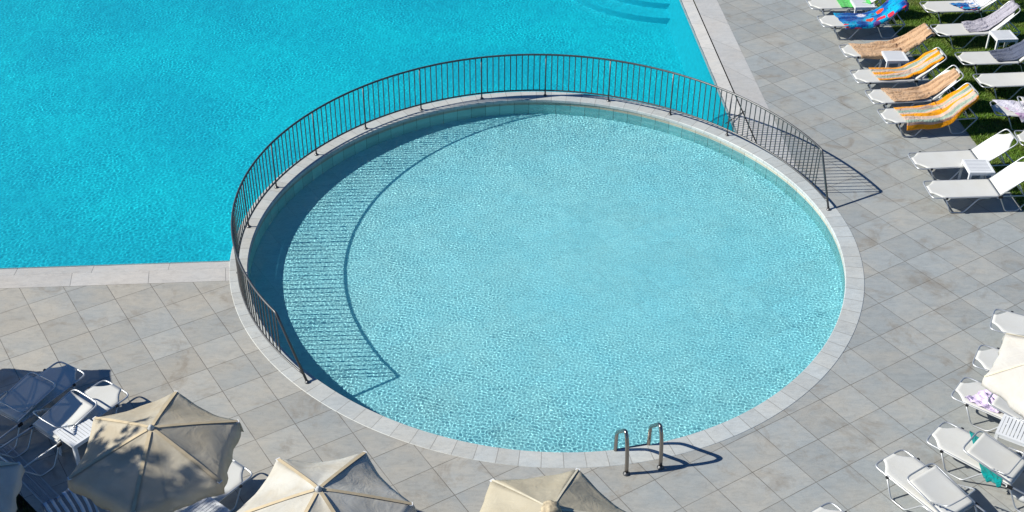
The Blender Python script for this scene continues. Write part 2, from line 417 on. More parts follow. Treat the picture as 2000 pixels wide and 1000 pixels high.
def poly(name, outer, holes, z, mat):
    loops = [[Vector((x, y, 0)) for x, y in outer]] + [[Vector((x, y, 0)) for x, y in h] for h in holes]
    v = [p for l_ in loops for p in l_]; tr = tessellate_polygon(loops)
    m = bpy.data.meshes.new(name); fs = []
    for t_ in tr:
        a, b, c_ = (v[i] for i in t_)
        fs.append(t_ if (b - a).cross(c_ - a).z > 0 else t_[::-1])
    m.from_pydata([(p.x, p.y, z) for p in v], [], fs); m.update(); m.materials.append(mat)
    ul = m.uv_layers.new(name='UVMap')
    for lp in m.loops:
        p = v[lp.vertex_index]; q = np.array([p.x - LAT0[0], p.y - LAT0[1]]) @ LATI; ul.data[lp.index].uv = (q[0], q[1])
    o = bpy.data.objects.new(name, m); link(o); return o

aL = on_ring_b(B2, 'L', -.02); aR = on_ring_a(A2, -.02)
hole = [pf(AW - .6, B2)[:2]]
a = aL
while a < aR + 2 * math.pi:
    hole.append(ring(a, float(hw(a)) - .02)[:2]); a += R(1.5)
hole.append(ring(aR, float(hw(aR)) - .02)[:2])
hole += [pf(A2, BN + .6)[:2], pf(AW - .6, BN + .6)[:2]]
LAWN_A = 10.26
def lawn(a_, b_): return pf(a_, b_)[:2]
outer = [pf(-40, -6)[:2], pf(LAWN_A, -6)[:2], pf(LAWN_A, 60)[:2], pf(-40, 60)[:2]]
# planting bed at the lower left is cut out too
BED = [(-9.5, 11.95), (-6.92, 11.92), (-6.80, 11.88), (-5.95, 11.07), (-3.6, 8.75), (-3.6, 6.2), (-9.5, 6.2)]
deck = poly('deck', outer, [hole, BED], 0.0, m_deck); tag(deck, kind='structure')
far_lawn = poly('ground', [(-120, -60), (140, -60), (140, 160), (-120, 160)], [], -2.2, m_lawnsoil); tag(far_lawn, kind='structure')
lw = poly('lawn', [pf(LAWN_A, -6)[:2], pf(60, -6)[:2], pf(60, 60)[:2], pf(LAWN_A, 60)[:2]], [], -.012, m_lawnsoil); tag(lw, kind='structure')
bed = poly('planting_soil', [(-9.6, 12.0), (-3.5, 12.0), (-3.5, 6.1), (-9.6, 6.1)], [], -.10, m_soil); tag(bed, kind='structure')

# ---- coping ring, wading pool wall and floor
def ring_mesh(name, prof, mat, n=420, uvmode='cop', recv=False, a0=0, a1=360):
    """prof: list of (function(a)->radius, z)"""
    mb = MB(); v = []; uv = []; L_ = 0; last = None; K = len(prof)
    for i in range(n + 1):
        a = R(a0 + (a1 - a0) * i / n); q = Vector(ring(a))
        if last is not None: L_ += (q - last).length
        last = q; s_ = 0
        for k, (rf, z_) in enumerate(prof):
            r_ = rf(a)
            if k: s_ += math.hypot(r_ - prev[0], z_ - prev[1])
            prev = (r_, z_)
            v.append((C.x + r_ * math.cos(a), C.y + r_ * math.sin(a), z_)); uv.append((L_, s_ + .2 if uvmode == 'cop' else z_))
    f = []
    for i in range(n):
        for k in range(K - 1):
            f.append((i * K + k, (i + 1) * K + k, (i + 1) * K + k + 1, i * K + k + 1))
    mb.add(v, f, uv, smooth=False); o = mb.build(name, mat); tag(o, kind='structure')
    if recv: o.cycles.is_caustics_receiver = True
    return o
WZ = -.115; FZ = -.54
ring_mesh('pool_coping', [(lambda a: rin(a), -.05), (lambda a: rin(a), -.004), (lambda a: rin(a) + .008, .006), (lambda a: rout(a) - .006, .006), (lambda a: rout(a), 0), (lambda a: rout(a), -.16)], m_cop)
_wp = [(lambda a: rin(a) + .012, FZ - .02), (lambda a: rin(a) + .012, -.2), (lambda a: rin(a) + .012, -.05), (lambda a: rin(a) + .012, -.012)]
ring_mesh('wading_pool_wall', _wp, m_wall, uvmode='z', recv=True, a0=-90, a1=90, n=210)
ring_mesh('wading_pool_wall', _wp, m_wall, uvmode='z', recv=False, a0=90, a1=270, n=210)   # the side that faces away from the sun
ring_mesh('dividing_wall', [(lambda a: rout(a) - .012, -.02), (lambda a: rout(a) - .012, -1.45)], m_cyan, recv=True)
_sd = Vector((SUN_TO.x, SUN_TO.y, 0)).normalized() * .40
def lit_radius(a):          # outer end of the part of the floor the sun can reach over the coping
    u = Vector((math.cos(a), math.sin(a), 0)); hi = float(rmid(a)) - .10; lo = 3.0
    def ok(r_):
        p_ = u * r_ - _sd; return p_.length <= rin(math.atan2(p_.y, p_.x))
    if ok(hi): return hi
    for _ in range(30):
        m_ = (lo + hi) / 2
        if ok(m_): lo = m_
        else: hi = m_
    return lo
_an = [R(i * 2) for i in range(180)]
_lr = [lit_radius(a) for a in _an]
fl = poly('wading_pool_floor', [(C.x + r_ * math.cos(a), C.y + r_ * math.sin(a)) for a, r_ in zip(_an, _lr)], [], FZ, m_poolfloor); tag(fl, kind='structure'); fl.cycles.is_caustics_receiver = True
_bi = [i for i in range(180) if _lr[i] < float(rmid(_an[i])) - .101]
_bp = [(C.x + _lr[i] * math.cos(_an[i]), C.y + _lr[i] * math.sin(_an[i])) for i in _bi] + [ring(_an[i], -.10)[:2] for i in _bi[::-1]]
fb = poly('wading_pool_floor', _bp, [], FZ, m_poolfloor); tag(fb, kind='structure')
# ---- big pool shell
def quadstrip(name, secs, mat, ulen, recv=False):
    """secs: list of (pointsA, pointsB): cross-section points at both ends"""
    mb = MB(); A_, B_ = secs; n = 40; v = []; uv = []; K = len(A_)
    for i in range(n + 1):
        t_ = i / n; s_ = 0
        for k in range(K):
            p_ = Vector(A_[k]).lerp(Vector(B_[k]), t_)
            if k: s_ += (Vector(A_[k]) - Vector(A_[k - 1])).length
            v.append(p_); uv.append((ulen * t_ + .45, s_ + .2))
    f = [(i * K + k, (i + 1) * K + k, (i + 1) * K + k + 1, i * K + k + 1) for i in range(n) for k in range(K - 1)]
    mb.add(v, f, uv); o = mb.build(name, mat); tag(o, kind='structure')
    if recv: o.cycles.is_caustics_receiver = True
    return o
BW = -.045; BF = -1.30
def b_at(av, off=0.0):      # where the line a = av meets the middle of the dividing wall
    best = None
    for i in range(1, 900):
        a = R(i * .1); p_ = Vector(ring(a, off))
        e = abs(p_.dot(E1) - av)
        if p_.dot(E2) > C.dot(E2) and (best is None or e < best[0]): best = (e, p_.dot(E2))
    return best[1]
def a_at(bv, off=0.0):
    best = None
    for i in range(1100, 2500):
        a = R(i * .1); p_ = Vector(ring(a, off)); e = abs(p_.dot(E2) - bv)
        if best is None or e < best[0]: best = (e, p_.dot(E1))
    return best[1]
pL1 = a_at(B1); pR1 = b_at(A1)
sec = [(B1, 0.0), (B0, -.046), (B0 + .04, -.07)]
quadstrip('pool_edge_stone', [[pf(AW - .3, b_, z_) for b_, z_ in sec], [pf(a_at(b_), b_, z_) for b_, z_ in sec]], m_strip, pL1 - AW + .3, True)
sec = [(B2 - .01, .003), (B1 - .005, .003)]
quadstrip('pool_surround', [[pf(AW - .6, b_, z_) for b_, z_ in sec], [pf(a_at(b_), b_, z_) for b_, z_ in sec]], m_strip, pL1 - AW + .6)
sec = [(A1 - .012, 0.0), (A0, -.046), (A0 - .04, -.07)]
quadstrip('pool_edge_stone_right', [[pf(a_, BN, z_) for a_, z_ in sec], [pf(a_, b_at(a_), z_) for a_, z_ in sec]], m_strip, BN - pR1, True)
quadstrip('pool_side_wall', [[pf(AW - .3, B0 + .04, -.07), pf(AW - .3, B0 + .07, BF)], [pf(a_at(B0), B0 + .04, -.07), pf(a_at(B0), B0 + .07, BF)]], m_sidewall, 15, True)
quadstrip('pool_side_wall_right', [[pf(A0 - .04, BN, -.07), pf(A0 - .30, BN, BF)], [pf(A0 - .04, b_at(A0), -.07), pf(A0 - .30, b_at(A0) + .2, BF)]], m_sidewall, 9, True)
sec = [(A2 + .01, .003), (A1 + .012, .003)]
quadstrip('pool_surround_right', [[pf(a_, BN + .6, z_) for a_, z_ in sec], [pf(a_, b_at(a_, .0) - .0, z_) for a_, z_ in sec]], m_strip, BN - pR1 + .5)
gp = poly('drain_slot', [pf(A1 - .03, pR1 + .02)[:2], pf(A1 + .03, pR1 + .02)[:2], pf(A1 + .03, BN + .6)[:2], pf(A1 - .03, BN + .6)[:2]], [], -.05, m_dark); tag(gp, kind='structure')
q1, q2 = Vector((4.545, 21.83, 0)), Vector((4.10, 21.32, 0)); qn = Vector((-(q2 - q1).y, (q2 - q1).x, 0)).normalized() * .012
gp2 = poly('drain_slot', [(q1 + qn)[:2], (q2 + qn)[:2], (q2 - qn)[:2], (q1 - qn)[:2]], [], .0075, m_dark); tag(gp2, kind='structure')
quadstrip('pool_far_wall', [[pf(AW, BN, .0), pf(AW, BN, BF)], [pf(A2, BN, .0), pf(A2, BN, BF)]], m_cyan, 20, True)
quadstrip('pool_west_wall', [[pf(AW, B2, .0), pf(AW, B2, BF)], [pf(AW, BN, .0), pf(AW, BN, BF)]], m_cyan, 20, True)
bigf = poly('pool_floor', [pf(AW - .1, B0 - .2)[:2], pf(A0 + .1, B0 - .2)[:2], pf(A0 + .1, BN + .1)[:2], pf(AW - .1, BN + .1)[:2]], [[ring(R(-i * 3), float(hw(R(-i * 3))) - .05)[:2] for i in range(120)]], BF, m_cyan)
tag(bigf, kind='structure'); bigf.cycles.is_caustics_receiver = True
# curved entry steps in the far right corner
for k, (rr, zt) in enumerate(((3.0, -.98), (2.5, -.66), (2.0, -.36))):
    cx, cy = 3.85, 30.0; mb = MB(); v = []; uvv = []
    pts = [(cx + rr * math.cos(R(g)), cy + rr * math.sin(R(g))) for g in np.linspace(195, 288, 60)]
    pts = [p for p in pts if Vector((p[0], p[1], 0)).dot(E1) < A0 - .14]
    top = [(x, y, zt) for x, y in pts]; n = len(pts)
    v = [(cx, cy, zt)] + top + [(x, y, BF) for x, y in pts]
    f = [(0, i + 1, i + 2) for i in range(n - 1)] + [(1 + i, 1 + n + i, 2 + n + i, 2 + i) for i in range(n - 1)]
    mb.add(v, f); o = mb.build('pool_step', m_steppale); tag(o, kind='structure'); o.cycles.is_caustics_receiver = True

# ---- water surfaces (real ripples; the sun refracts through them)
def wave_fields(nx, ny, s_, specs):
    kx = np.fft.fftfreq(nx, d=s_) * 2 * np.pi; ky = np.fft.fftfreq(ny, d=s_) * 2 * np.pi
    KX, KY = np.meshgrid(kx, ky); K = np.maximum(np.hypot(KX, KY), 1e-6); out = []
    for lam, bw, seed, ang, spread in specs:
        g = np.random.default_rng(seed); N = np.fft.fft2(g.standard_normal((ny, nx))); k0 = 2 * np.pi / lam
        A_ = np.exp(-(np.log(K / k0) ** 2) / (2 * bw * bw))
        if ang is not None: A_ = A_ * np.exp(-(np.sin(np.arctan2(KY, KX) - ang) ** 2) / (2 * spread ** 2))
        h = np.real(np.fft.ifft2(N * A_)); out.append((h / h.std()).astype(np.float32))
    return out
def water_mesh(name, X, Y, Z, keep, mat):
    ny, nx = X.shape; co_ = np.stack([X, Y, Z], -1).reshape(-1, 3).astype(np.float32)
    I, J = np.meshgrid(np.arange(nx - 1), np.arange(ny - 1)); a_ = J * nx + I
    kf = keep[:-1, :-1] & keep[1:, 1:] & keep[1:, :-1] & keep[:-1, 1:]
    a_ = a_[kf]; q = np.stack([a_, a_ + 1, a_ + nx + 1, a_ + nx], -1)
    used = np.unique(q); remap = np.full(nx * ny, -1, np.int64); remap[used] = np.arange(len(used)); q = remap[q].astype(np.int32).ravel(); co_ = co_[used]
    m = bpy.data.meshes.new(name); m.vertices.add(len(co_)); m.vertices.foreach_set('co', co_.ravel()); nf = len(q) // 4
    m.loops.add(nf * 4); m.loops.foreach_set('vertex_index', q); m.polygons.add(nf); m.polygons.foreach_set('loop_start', np.arange(0, nf * 4, 4, dtype=np.int32))
    m.polygons.foreach_set('use_smooth', np.ones(nf, dtype=bool)); m.update(); m.validate(); m.materials.append(mat)
    o = bpy.data.objects.new(name, m); link(o); tag(o, kind='structure'); o.cycles.is_caustics_caster = True; return o
s_ = .0088; n_ = 1194
xs = C.x - 5.25 + s_ * np.arange(n_); ys = C.y - 5.25 + s_ * np.arange(n_); X, Y = np.meshgrid(xs, ys)
f1, f2, f3, f4, f5 = wave_fields(n_, n_, s_, [(.052, .28, 1, None, 1), (.085, .32, 2, None, 1), (.45, .4, 3, None, 1), (1.3, .4, 4, None, 1), (.07, .25, 5, R(75), .30)])
dx, dy = X - C.x, Y - C.y; rr = np.hypot(dx, dy); aa = np.arctan2(dy, dx)
calm = np.exp(-(((X - 1.6) / 3.1) ** 2 + ((Y - 17.3) / 2.7) ** 2) * 1.0)
env = (.60 + .16 * np.clip((rr - 3.9) / 1.0, 0, 1)) * (1.0 - .74 * calm)
patch = 1 + .10 * f4
Z = WZ + env * patch.clip(.3, 1.8) * (.00014 * f1 + .00026 * f2 + .00022 * f5) + .0004 * f3 * (.5 + .5 * env)
RM = rmid(aa)
water_mesh('wading_pool_water', X, Y, Z, rr < RM - hw(aa) + .05, m_water1)
s_ = .018; nx_ = int((A0 + .25 - (AW - .1)) / s_); ny_ = int((BN + .1 - (B0 - .15)) / s_)
ga = AW - .1 + s_ * np.arange(nx_); gb = B0 - .15 + s_ * np.arange(ny_); GA, GB = np.meshgrid(ga, gb)
X = GA * E1.x + GB * E2.x; Y = GA * E1.y + GB * E2.y
f1, f2, f3, f4 = wave_fields(nx_, ny_, s_, [(.075, .25, 11, None, 1), (.13, .30, 12, None, 1), (.6, .45, 13, None, 1), (2.2, .4, 14, None, 1)])
Z = BW + (1 + .15 * f4).clip(.3, 1.8) * (.00007 * f2 + .00006 * f1) + .0003 * f3
dx, dy = X - C.x, Y - C.y; aa = np.arctan2(dy, dx)
water_mesh('pool_water', X, Y, Z, np.hypot(dx, dy) > rmid(aa) + hw(aa) - .06, m_water2)

# ------------------------------------------------------------------ curved railing
rail = empty('curved_railing', (C.x, C.y, 0))
tag(rail, 'curved bronze steel railing round the far side of the wading pool', 'railing')
def rp(a, z, off=0.0):
    r_ = float(rmid(a)) + off; return (r_ * math.cos(a), r_ * math.sin(a), z)
H = .91; HB = .125
POSTS = [46.4, 60.9, 75.4, 89.6, 103.8, 118.0, 132.2, 146.6, 160.9, 175.3, 190.1]
A_END, A_FOOT = 19.0, 12.8; B_END, B_FOOT = 217.6, 225.0
topr = [rp(R(A_FOOT), 0.0)] + [rp(R(A_FOOT + (A_END - A_FOOT) * .93), H * .93)]
top_path = fillet([rp(R(A_FOOT), 0.006)] + [rp(R(A_END), H)] + [rp(R(g), H) for g in np.linspace(A_END + 1.5, B_END - 1.5, 170)] + [rp(R(B_END), H), rp(R(B_FOOT), 0.006)], .05, 3)
MB().tube(top_path, .019, 10).build('top_rail', m_rail, rail)
def brace_angle(z, e, ft): return ft + (e - ft) * z / H
bot = [rp(R(g), HB) for g in np.linspace(brace_angle(HB, A_END, A_FOOT), brace_angle(HB, B_END, B_FOOT), 190)]
MB().tube(bot, .016, 8).build('bottom_rail', m_rail, rail)
def flange(mb, p): mb.lathe([(.038, 0.0), (.038, .010), (.024, .016), (.020, .03)], (p[0], p[1], .006), 14)
for g in POSTS:
    mb = MB(); b_ = rp(R(g), .006); mb.tube([b_, rp(R(g), H)], .0145, 10); o = mb.build('post', m_rail, rail)
    mb = MB(); flange(mb, b_); mb.build('base_flange', m_rail, o)
for g in (A_FOOT, B_FOOT):
    mb = MB(); flange(mb, rp(R(g), 0)); mb.build('base_flange', m_rail, rail)
bal = []
seq = POSTS
for i in range(len(seq) - 1):
    for k in range(1, 11): bal.append(seq[i] + (seq[i + 1] - seq[i]) * k / 11)
k = 1
while seq[0] - k * 1.31 > A_END + .5: bal.append(seq[0] - k * 1.31); k += 1
k = 1
while seq[-1] + k * 1.31 < B_END - .5: bal.append(seq[-1] + k * 1.31); k += 1
bal.append(A_END + .25); bal.append(B_END - .25)
bal.sort(); rest = MB()
for i, g in enumerate(bal):
    path = [rp(R(g), HB), rp(R(g), H)]
    if i < 100: MB().tube(path, .0098, 8, caps=False).build('baluster', m_rail, rail)
    else: rest.tube(path, .0098, 8, caps=False)
o = rest.build('balusters', m_rail, rail); o['kind'] = 'stuff'

# ------------------------------------------------------------------ pool ladder
lad = empty('pool_ladder', (1.55, 11.94, 0))
tag(lad, 'steel pool ladder with two hooped handrails at the front edge of the round pool', 'ladder')
dirp = Vector((-.12, .44, 0)).normalized(); sx = Vector((.462, .122, 0))
for i in (0, 1):
    b_ = sx * i
    prof = [(0, 0), (.015, .22), (.05, .45), (.09, .585), (.135, .645), (.19, .62), (.30, .50), (.41, .385), (.445, .33), (.455, .25), (.455, -.45)]
    path = [b_ + dirp * q[0] + Vector((0, 0, q[1])) for q in prof]
    fine = fillet(path, .09, 5)
    h_ = MB().tube(fine, .0265, 12).build('handrail', m_steel, lad); h_.cycles.is_caustics_receiver = True
    mb = MB(); mb.lathe([(.048, 0), (.048, .012), (.03, .02), (.027, .04)], tuple(b_), 16); mb.build('base_flange', m_rail, h_)
for z_ in (-.04, -.30):
    mb = MB(); c_ = sx * .5 + dirp * .47
    mb.box((c_.x, c_.y, z_), (.46, .075, .03), math.atan2(sx.y, sx.x)); o = mb.build('step', m_steel, lad); o.cycles.is_caustics_receiver = True

# ------------------------------------------------------------------ sun loungers
SEAT = .32; LX = 1.18; BACK = .72; HWD = .275
def frame_plan(L_, w=HWD):
    """U outline: from (L,w) round the end bar at 0 and back to (L,-w)"""
    p = [(L_, w), (.20, w), (.08, w + .002), (.025, w - .012), (.002, w - .045), (-.006, w - .10)]
    return p + [(x, -y) for x, y in p[::-1]]
CUT = .19
def cloth_grid(x0, x1, w, end_cut=True, nx=26, ny=9, sag=.012):
    g = []; uv = []
    for i in range(nx):
        x = x0 + (x1 - x0) * i / (nx - 1); d = x - x0
        hwid = w
        if end_cut and d < CUT: hwid = (w - .185) + .185 * (d / CUT) ** 1.6
        row = []; ur = []
        for j in range(ny):
            t_ = -1 + 2 * j / (ny - 1); row.append((x, hwid * t_, -sag * (1 - t_ * t_) * math.sin(math.pi * min(1, max(0, i / (nx - 1)))) - (.014 if abs(t_) > .99 else 0))); ur.append((x, hwid * t_))
        g.append(row); uv.append(ur)
    return g, uv
def make_lounger(back_deg, name='sun_lounger', bracket=False):
    root = empty(name)
    f = MB(); f.tube([(x, y, SEAT) for x, y in fillet2(frame_plan(1.80))], .0125, 8)
    f.tube([(1.80, -HWD, SEAT), (1.80, HWD, SEAT)], .0125, 8); f.tube([(LX, -HWD, SEAT - .02), (LX, HWD, SEAT - .02)], .010, 8)
    f.tube([(.26, -HWD, SEAT - .02), (.26, HWD, SEAT - .02)], .010, 8)
    f.build('frame', m_alu, root)
    for s in (-1, 1):
        y = s * (HWD + .004)
        for pr in (((.235, .30), (.36, .013), (.60, .013), (.82, .298), (1.02, .298)), ((1.14, .298), (1.20, .285), (1.34, .013), (1.55, .013), (1.79, .31))):
            MB().tube(fillet([(a_, y, b_) for a_, b_ in pr], .05, 3), .0115, 8).build('leg', m_alu, root)
    g, uv = cloth_grid(.002, LX + .01, HWD + .015, ny=13)
    g = [[(p[0], p[1], SEAT + .016 + p[2]) for p in r_] for r_ in g]
    MB().sheet(g, uv, .005).build('seat', m_sling, root)
    b = R(back_deg); ox, oz = LX + .01, SEAT + (.012 if back_deg < 120 else .035)
    SGN = 1 if back_deg < 120 else -1
    def tb(s_, y, n=0.0):   # s along the back from the hinge, n = normal offset
        return (ox + s_ * math.cos(b) - n * math.sin(b), y, oz + s_ * math.sin(b) + n * math.cos(b))
    bf = MB(); bf.tube([tb(BACK - x, y) for x, y in fillet2(frame_plan(BACK, HWD - .015))], .0125, 8); bfo = bf.build('back_frame', m_alu, root)
    g, uv = cloth_grid(.002 if back_deg < 120 else .06, BACK - .01, HWD - (0 if back_deg < 120 else .012), end_cut=back_deg < 120, nx=18, ny=13)
    g = [[tb(BACK - p[0], p[1], (p[2] + .015) * SGN) for p in r_][::-1] for r_ in g]
    MB().sheet(g, uv, .005).build('backrest', m_sling, root)
    st = MB()
    if back_deg < 120:
        p0 = tb(.36, 0, -.012); x1 = min(1.79, max(p0[0] + .12, 1.62))
        for s in (-1, 1): st.tube([(p0[0], s * (HWD - .02), p0[2]), (x1, s * (HWD - .01), SEAT - .005)], .009, 8)
        st.tube([(x1, -HWD, SEAT - .005), (x1, HWD, SEAT - .005)], .009, 8)
    else:
        a0, a1 = tb(.30, -HWD + .01, -.02), tb(.30, HWD - .01, -.02)
        q = [a0, (a0[0] + .25, a0[1], a0[2] + .13), (a0[0] + .28, 0, a0[2] + .16), (a1[0] + .25, a1[1], a1[2] + .13), a1] if bracket else [a0, (a0[0] + .22, a0[1], a0[2] + .035), (a1[0] + .22, a1[1], a1[2] + .035), a1]
        st.tube(fillet(q, .06, 4), .009, 8)
        for s in (-1, 1):
            for k in range(4): st.box((a0[0] + .04 + k * .045, s * (HWD - .01), a0[2] + (.028 if not bracket else .02 + .024 * k) - .012), (.016, .012, .022))
    st.build('support_strut', m_alu, root)
    for s in (-1, 1):
        MB().box((LX + .015, s * (HWD + .014), SEAT - .006), (.07, .026, .042)).build('hinge_block', m_black, root)
        MB().box((.245, s * (HWD + .022), SEAT - .004), (.035, .022, .032)).build('leg_bracket', m_black, root)
    return root
def fillet2(pts, r=.03): return [(p.x, p.y) for p in fillet([(x, y, 0) for x, y in pts], r, 3)]
GROUPS = {'D': 'sun loungers set out round the pool deck and lawn'}
protos = {}
used_proto = {}
def lounger(x, y, deg, back, label, bracket=False, sx=1.0):
    key = (back, bracket)
    if key not in protos: protos[key] = make_lounger(back, bracket=bracket); o = protos[key]
    else: o = copy_thing(protos[key])
    o.location = (x, y, 0); o.rotation_euler = (0, 0, R(deg)); tag(o, label, 'sun lounger', GROUPS['D']); return o

# towels that lie on a lounger: path in lounger space
def towel(x, y, deg, back, mat, label, s0, s1, y0, y1, seed, amp=.010, folds=5, side=.28, skew0=0.0, skew1=0.0, over=0.0, zoff=.012, cat='towel', name='beach_towel', bridge=.14, thick=.006, pinch=0.0):
    """s runs along seat (0..LX) then up the back; y0..y1 across; parts past the side rail hang down"""
    b = R(back); rnd = random.Random(seed)
    def prof(s_):
        if s_ <= LX: px, pz, nx, nz = s_, SEAT + .012, 0, 1
        else:
            t_ = s_ - LX; px, pz, nx, nz = LX + .01 + t_ * math.cos(b), SEAT + .014 + t_ * math.sin(b), -math.sin(b), math.cos(b)
        # the cloth bridges the bend between seat and back
        k = max(0, 1 - abs(s_ - LX) / bridge) if back < 100 else 0
        px += nx * 0; return px + nx * zoff - k * k * .035 * math.sin(b), pz + nz * zoff + k * k * .035, nx, nz
    nu, nv = 64, 40; g = []; uv = []
    ph = [rnd.uniform(0, 6.28) for _ in range(12)]
    top = LX + BACK
    for i in range(nu):
        u = i / (nu - 1); row = []; ur = []
        for j in range(nv):
            v_ = j / (nv - 1)
            s_ = s0 + (s1 - s0) * u + (skew0 * (1 - u) + skew1 * u) * (v_ - .5)
            yy = (y0 + (y1 - y0) * v_) * (1 - pinch * max(0.0, (u - .35) / .65) ** 1.3) + .012 * math.sin(9 * u + ph[0]) + .008 * math.sin(21 * u + ph[1])
            pull = .5 + .5 * math.sin(math.pi * u)
            wv = sum(math.sin((folds + k * 2.3) * (v_ - .5) * 6.28 * (.6 + .2 * k) + (2.5 * math.sin(3.1 * u + ph[k])) + ph[k + 3]) / (1.2 + k) for k in range(3))
            wv += .8 * math.sin(7 * u * (1 + .3 * math.sin(5 * v_ + ph[8])) + 4 * v_ + ph[9])
            d_ = 1.3 * amp * (1.0 + wv + .6 * math.sin(23 * u + 17 * v_ + 3 * math.sin(6 * v_ + ph[5]) + ph[11]) * math.sin(3 * u + ph[6])) * (.55 + .45 * math.sin(2.2 * u + ph[10]) ** 2)
            d_ = max(d_, 0.0) * (1 + 2.2 * pinch * u)
            hang = 0
            if s_ > top:    # falls behind the head end
                ex = s_ - top; px, pz, nx_, nz_ = prof(top); px += .02 + .010 * math.sin(8 * v_ + ph[2]); pz += .012 - ex
                row.append((px + d_, max(-HWD - .01, min(HWD + .01, yy)), pz))
            else:
                px, pz, nx_, nz_ = prof(s_)
                yc = max(-side - .012, min(side + .012, yy)); ex = abs(yy) - abs(yc)
                if ex > 0:
                    out = .012 + .018 * (1 + math.sin(11 * u + ph[4])) * min(1, ex * 8)
                    row.append((px + nx_ * .004, yc + math.copysign(out + .25 * d_, yy), pz + nz_ * .006 - ex))
                else:
                    row.append((px + nx_ * d_, yy, pz + nz_ * d_))
            ur.append((s_ - s0, v_ - .5))
        g.append(row); uv.append(ur)
    mb = MB().sheet(g, uv, thick); o = mb.build(name, mat); o.location = (x, y, 0); o.rotation_euler = (0, 0, R(deg))
    tag(o, label, cat); return o

T = {k: towel_mat('towel_' + k, k) for k in ('stripe', 'floral', 'purple', 'bluestripe', 'peach', 'lilacgrey', 'slate', 'lilac', 'teal', 'green', 'white')}
# near column beside the lawn
lounger(6.57, 26.18, 4, 38, 'lounger at the top edge of the photo with a green towel, beside the topmost table')
lounger(6.65, 25.28, 5, 40, 'lounger on the paving covered with a blue floral towel')
lounger(6.84, 23.86, 5, 38, 'lounger with a plain peach towel, behind a white table on the paving')
lounger(6.83, 22.72, 6, 39, 'lounger with an orange striped towel, between two peach covered loungers')
lounger(6.95, 21.87, 7, 42, 'lounger with a plain peach towel, between two orange striped ones')
lounger(7.02, 21.10, 8, 42, 'lounger with an orange striped towel hanging low over its front side')
lounger(7.20, 19.48, 6, 37, 'empty lounger just behind the white table at the lawn corner')
lounger(7.22, 18.53, 4, 41, 'empty lounger in front of the white table, nearest of its row')
towel(6.57, 26.18, 4, 38, T['green'], 'bright green towel on the lounger at the top edge', .66, 1.35, -.27, .20, 3)
towel(6.65, 25.28, 5, 40, T['floral'], 'blue towel with red and pink flowers draped over a lounger on the paving', .42, 2.10, -.36, .28, 5, amp=.016, skew0=-.12, pinch=.15)
towel(6.84, 23.86, 5, 38, T['peach'], 'peach towel behind the white table, pulled up to the top of the backrest', .26, 1.98, -.36, .27, 7, amp=.015, skew0=-.10, bridge=.42, pinch=.28)
towel(6.83, 22.72, 6, 39, T['stripe'], 'orange striped towel with one fringe hanging to the ground side', .42, 1.86, -.24, .27, 9, amp=.013, skew0=-.06, bridge=.3, pinch=.12)
towel(6.95, 21.87, 7, 42, T['peach'], 'peach towel laid neatly, the third cloth up from the lawn corner', .36, 1.86, -.27, .25, 11, amp=.012, skew0=-.08, pinch=.38)
towel(7.02, 21.10, 8, 42, T['stripe'], 'orange striped towel sagging below the near rail of its lounger', .36, 1.88, -.46, .27, 13, amp=.013, skew0=-.05, pinch=.22)
# far column on the grass
lounger(9.10, 26.07, 5, 36, 'lounger on the grass at the top edge with a blue and white towel')
lounger(9.03, 24.88, 7, 44, 'lounger on the grass with a lilac grey towel, its backrest in shade')
lounger(9.18, 23.56, 5, 44, 'lounger on the grass with a slate blue towel, beside a white table')
lounger(9.28, 22.59, 6, 72, 'lounger on the grass, bare and reaching the right edge, below the slate towel')
lounger(9.25, 21.47, -4, 171, 'lounger on the grass folded flat over a purple flowered towel')
lounger(9.37, 20.34, -2, 30, 'lounger cut by the right edge, only its foot corner visible on the lawn')
towel(9.10, 26.07, 5, 36, T['floral'], 'small blue floral towel on the grass lounger at the top edge', .72, 1.22, -.26, .10, 15, amp=.010, skew0=-.2)
towel(9.10, 26.07, 5, 36, T['white'], 'white towel rumpled up the backrest at the top edge', 1.0, 1.8, -.22, .20, 16, amp=.014, zoff=.02)
towel(9.03, 24.88, 7, 44, T['lilacgrey'], 'lilac grey towel lying half on the seat and up a shaded backrest', .68, 1.92, -.18, .27, 17, amp=.016, skew0=.05, bridge=.3, pinch=.15)
towel(9.18, 23.56, 5, 44, T['slate'], 'dark slate blue towel on the grass lounger beside the table', .72, 1.95, -.22, .28, 19, amp=.015, bridge=.35, pinch=.2)
towel(9.25, 21.47, -4, 171, T['purple'], 'white towel with purple flowers under a folded backrest', .26, 1.0, -.42, .27, 21, amp=.012, skew0=-.45, skew1=-.3)
# lower right group
lounger(7.26, 14.94, -25, 30, 'lounger behind the pale parasol, topmost of the lower right row')
lounger(6.77, 14.09, -29, 30, 'lounger half hidden under the pale parasol')
lounger(6.30, 13.39, -37, 171, 'folded lounger with a small lilac towel near the right edge')
lounger(5.74, 12.48, -42.5, 170, 'folded lounger with a teal towel sticking out at both sides')
lounger(4.99, 11.98, -55.5, 170, 'folded lounger with its notched bracket raised, nearest the ladder side', bracket=True)
lounger(3.84, 11.02, -55, 30, 'lounger of which only the foot end shows at the bottom edge')
towel(6.30, 13.39, -37, 171, T['lilac'], 'small crumpled lilac towel on a folded lounger', .26, .70, -.24, .14, 23, amp=.022, skew0=.18, skew1=.10, folds=3)
towel(5.74, 12.48, -42.5, 170, T['teal'], 'teal towel trapped under a folded backrest', .60, 1.02, -.37, .29, 25, amp=.006, skew0=-.52, skew1=-.16, zoff=.004)
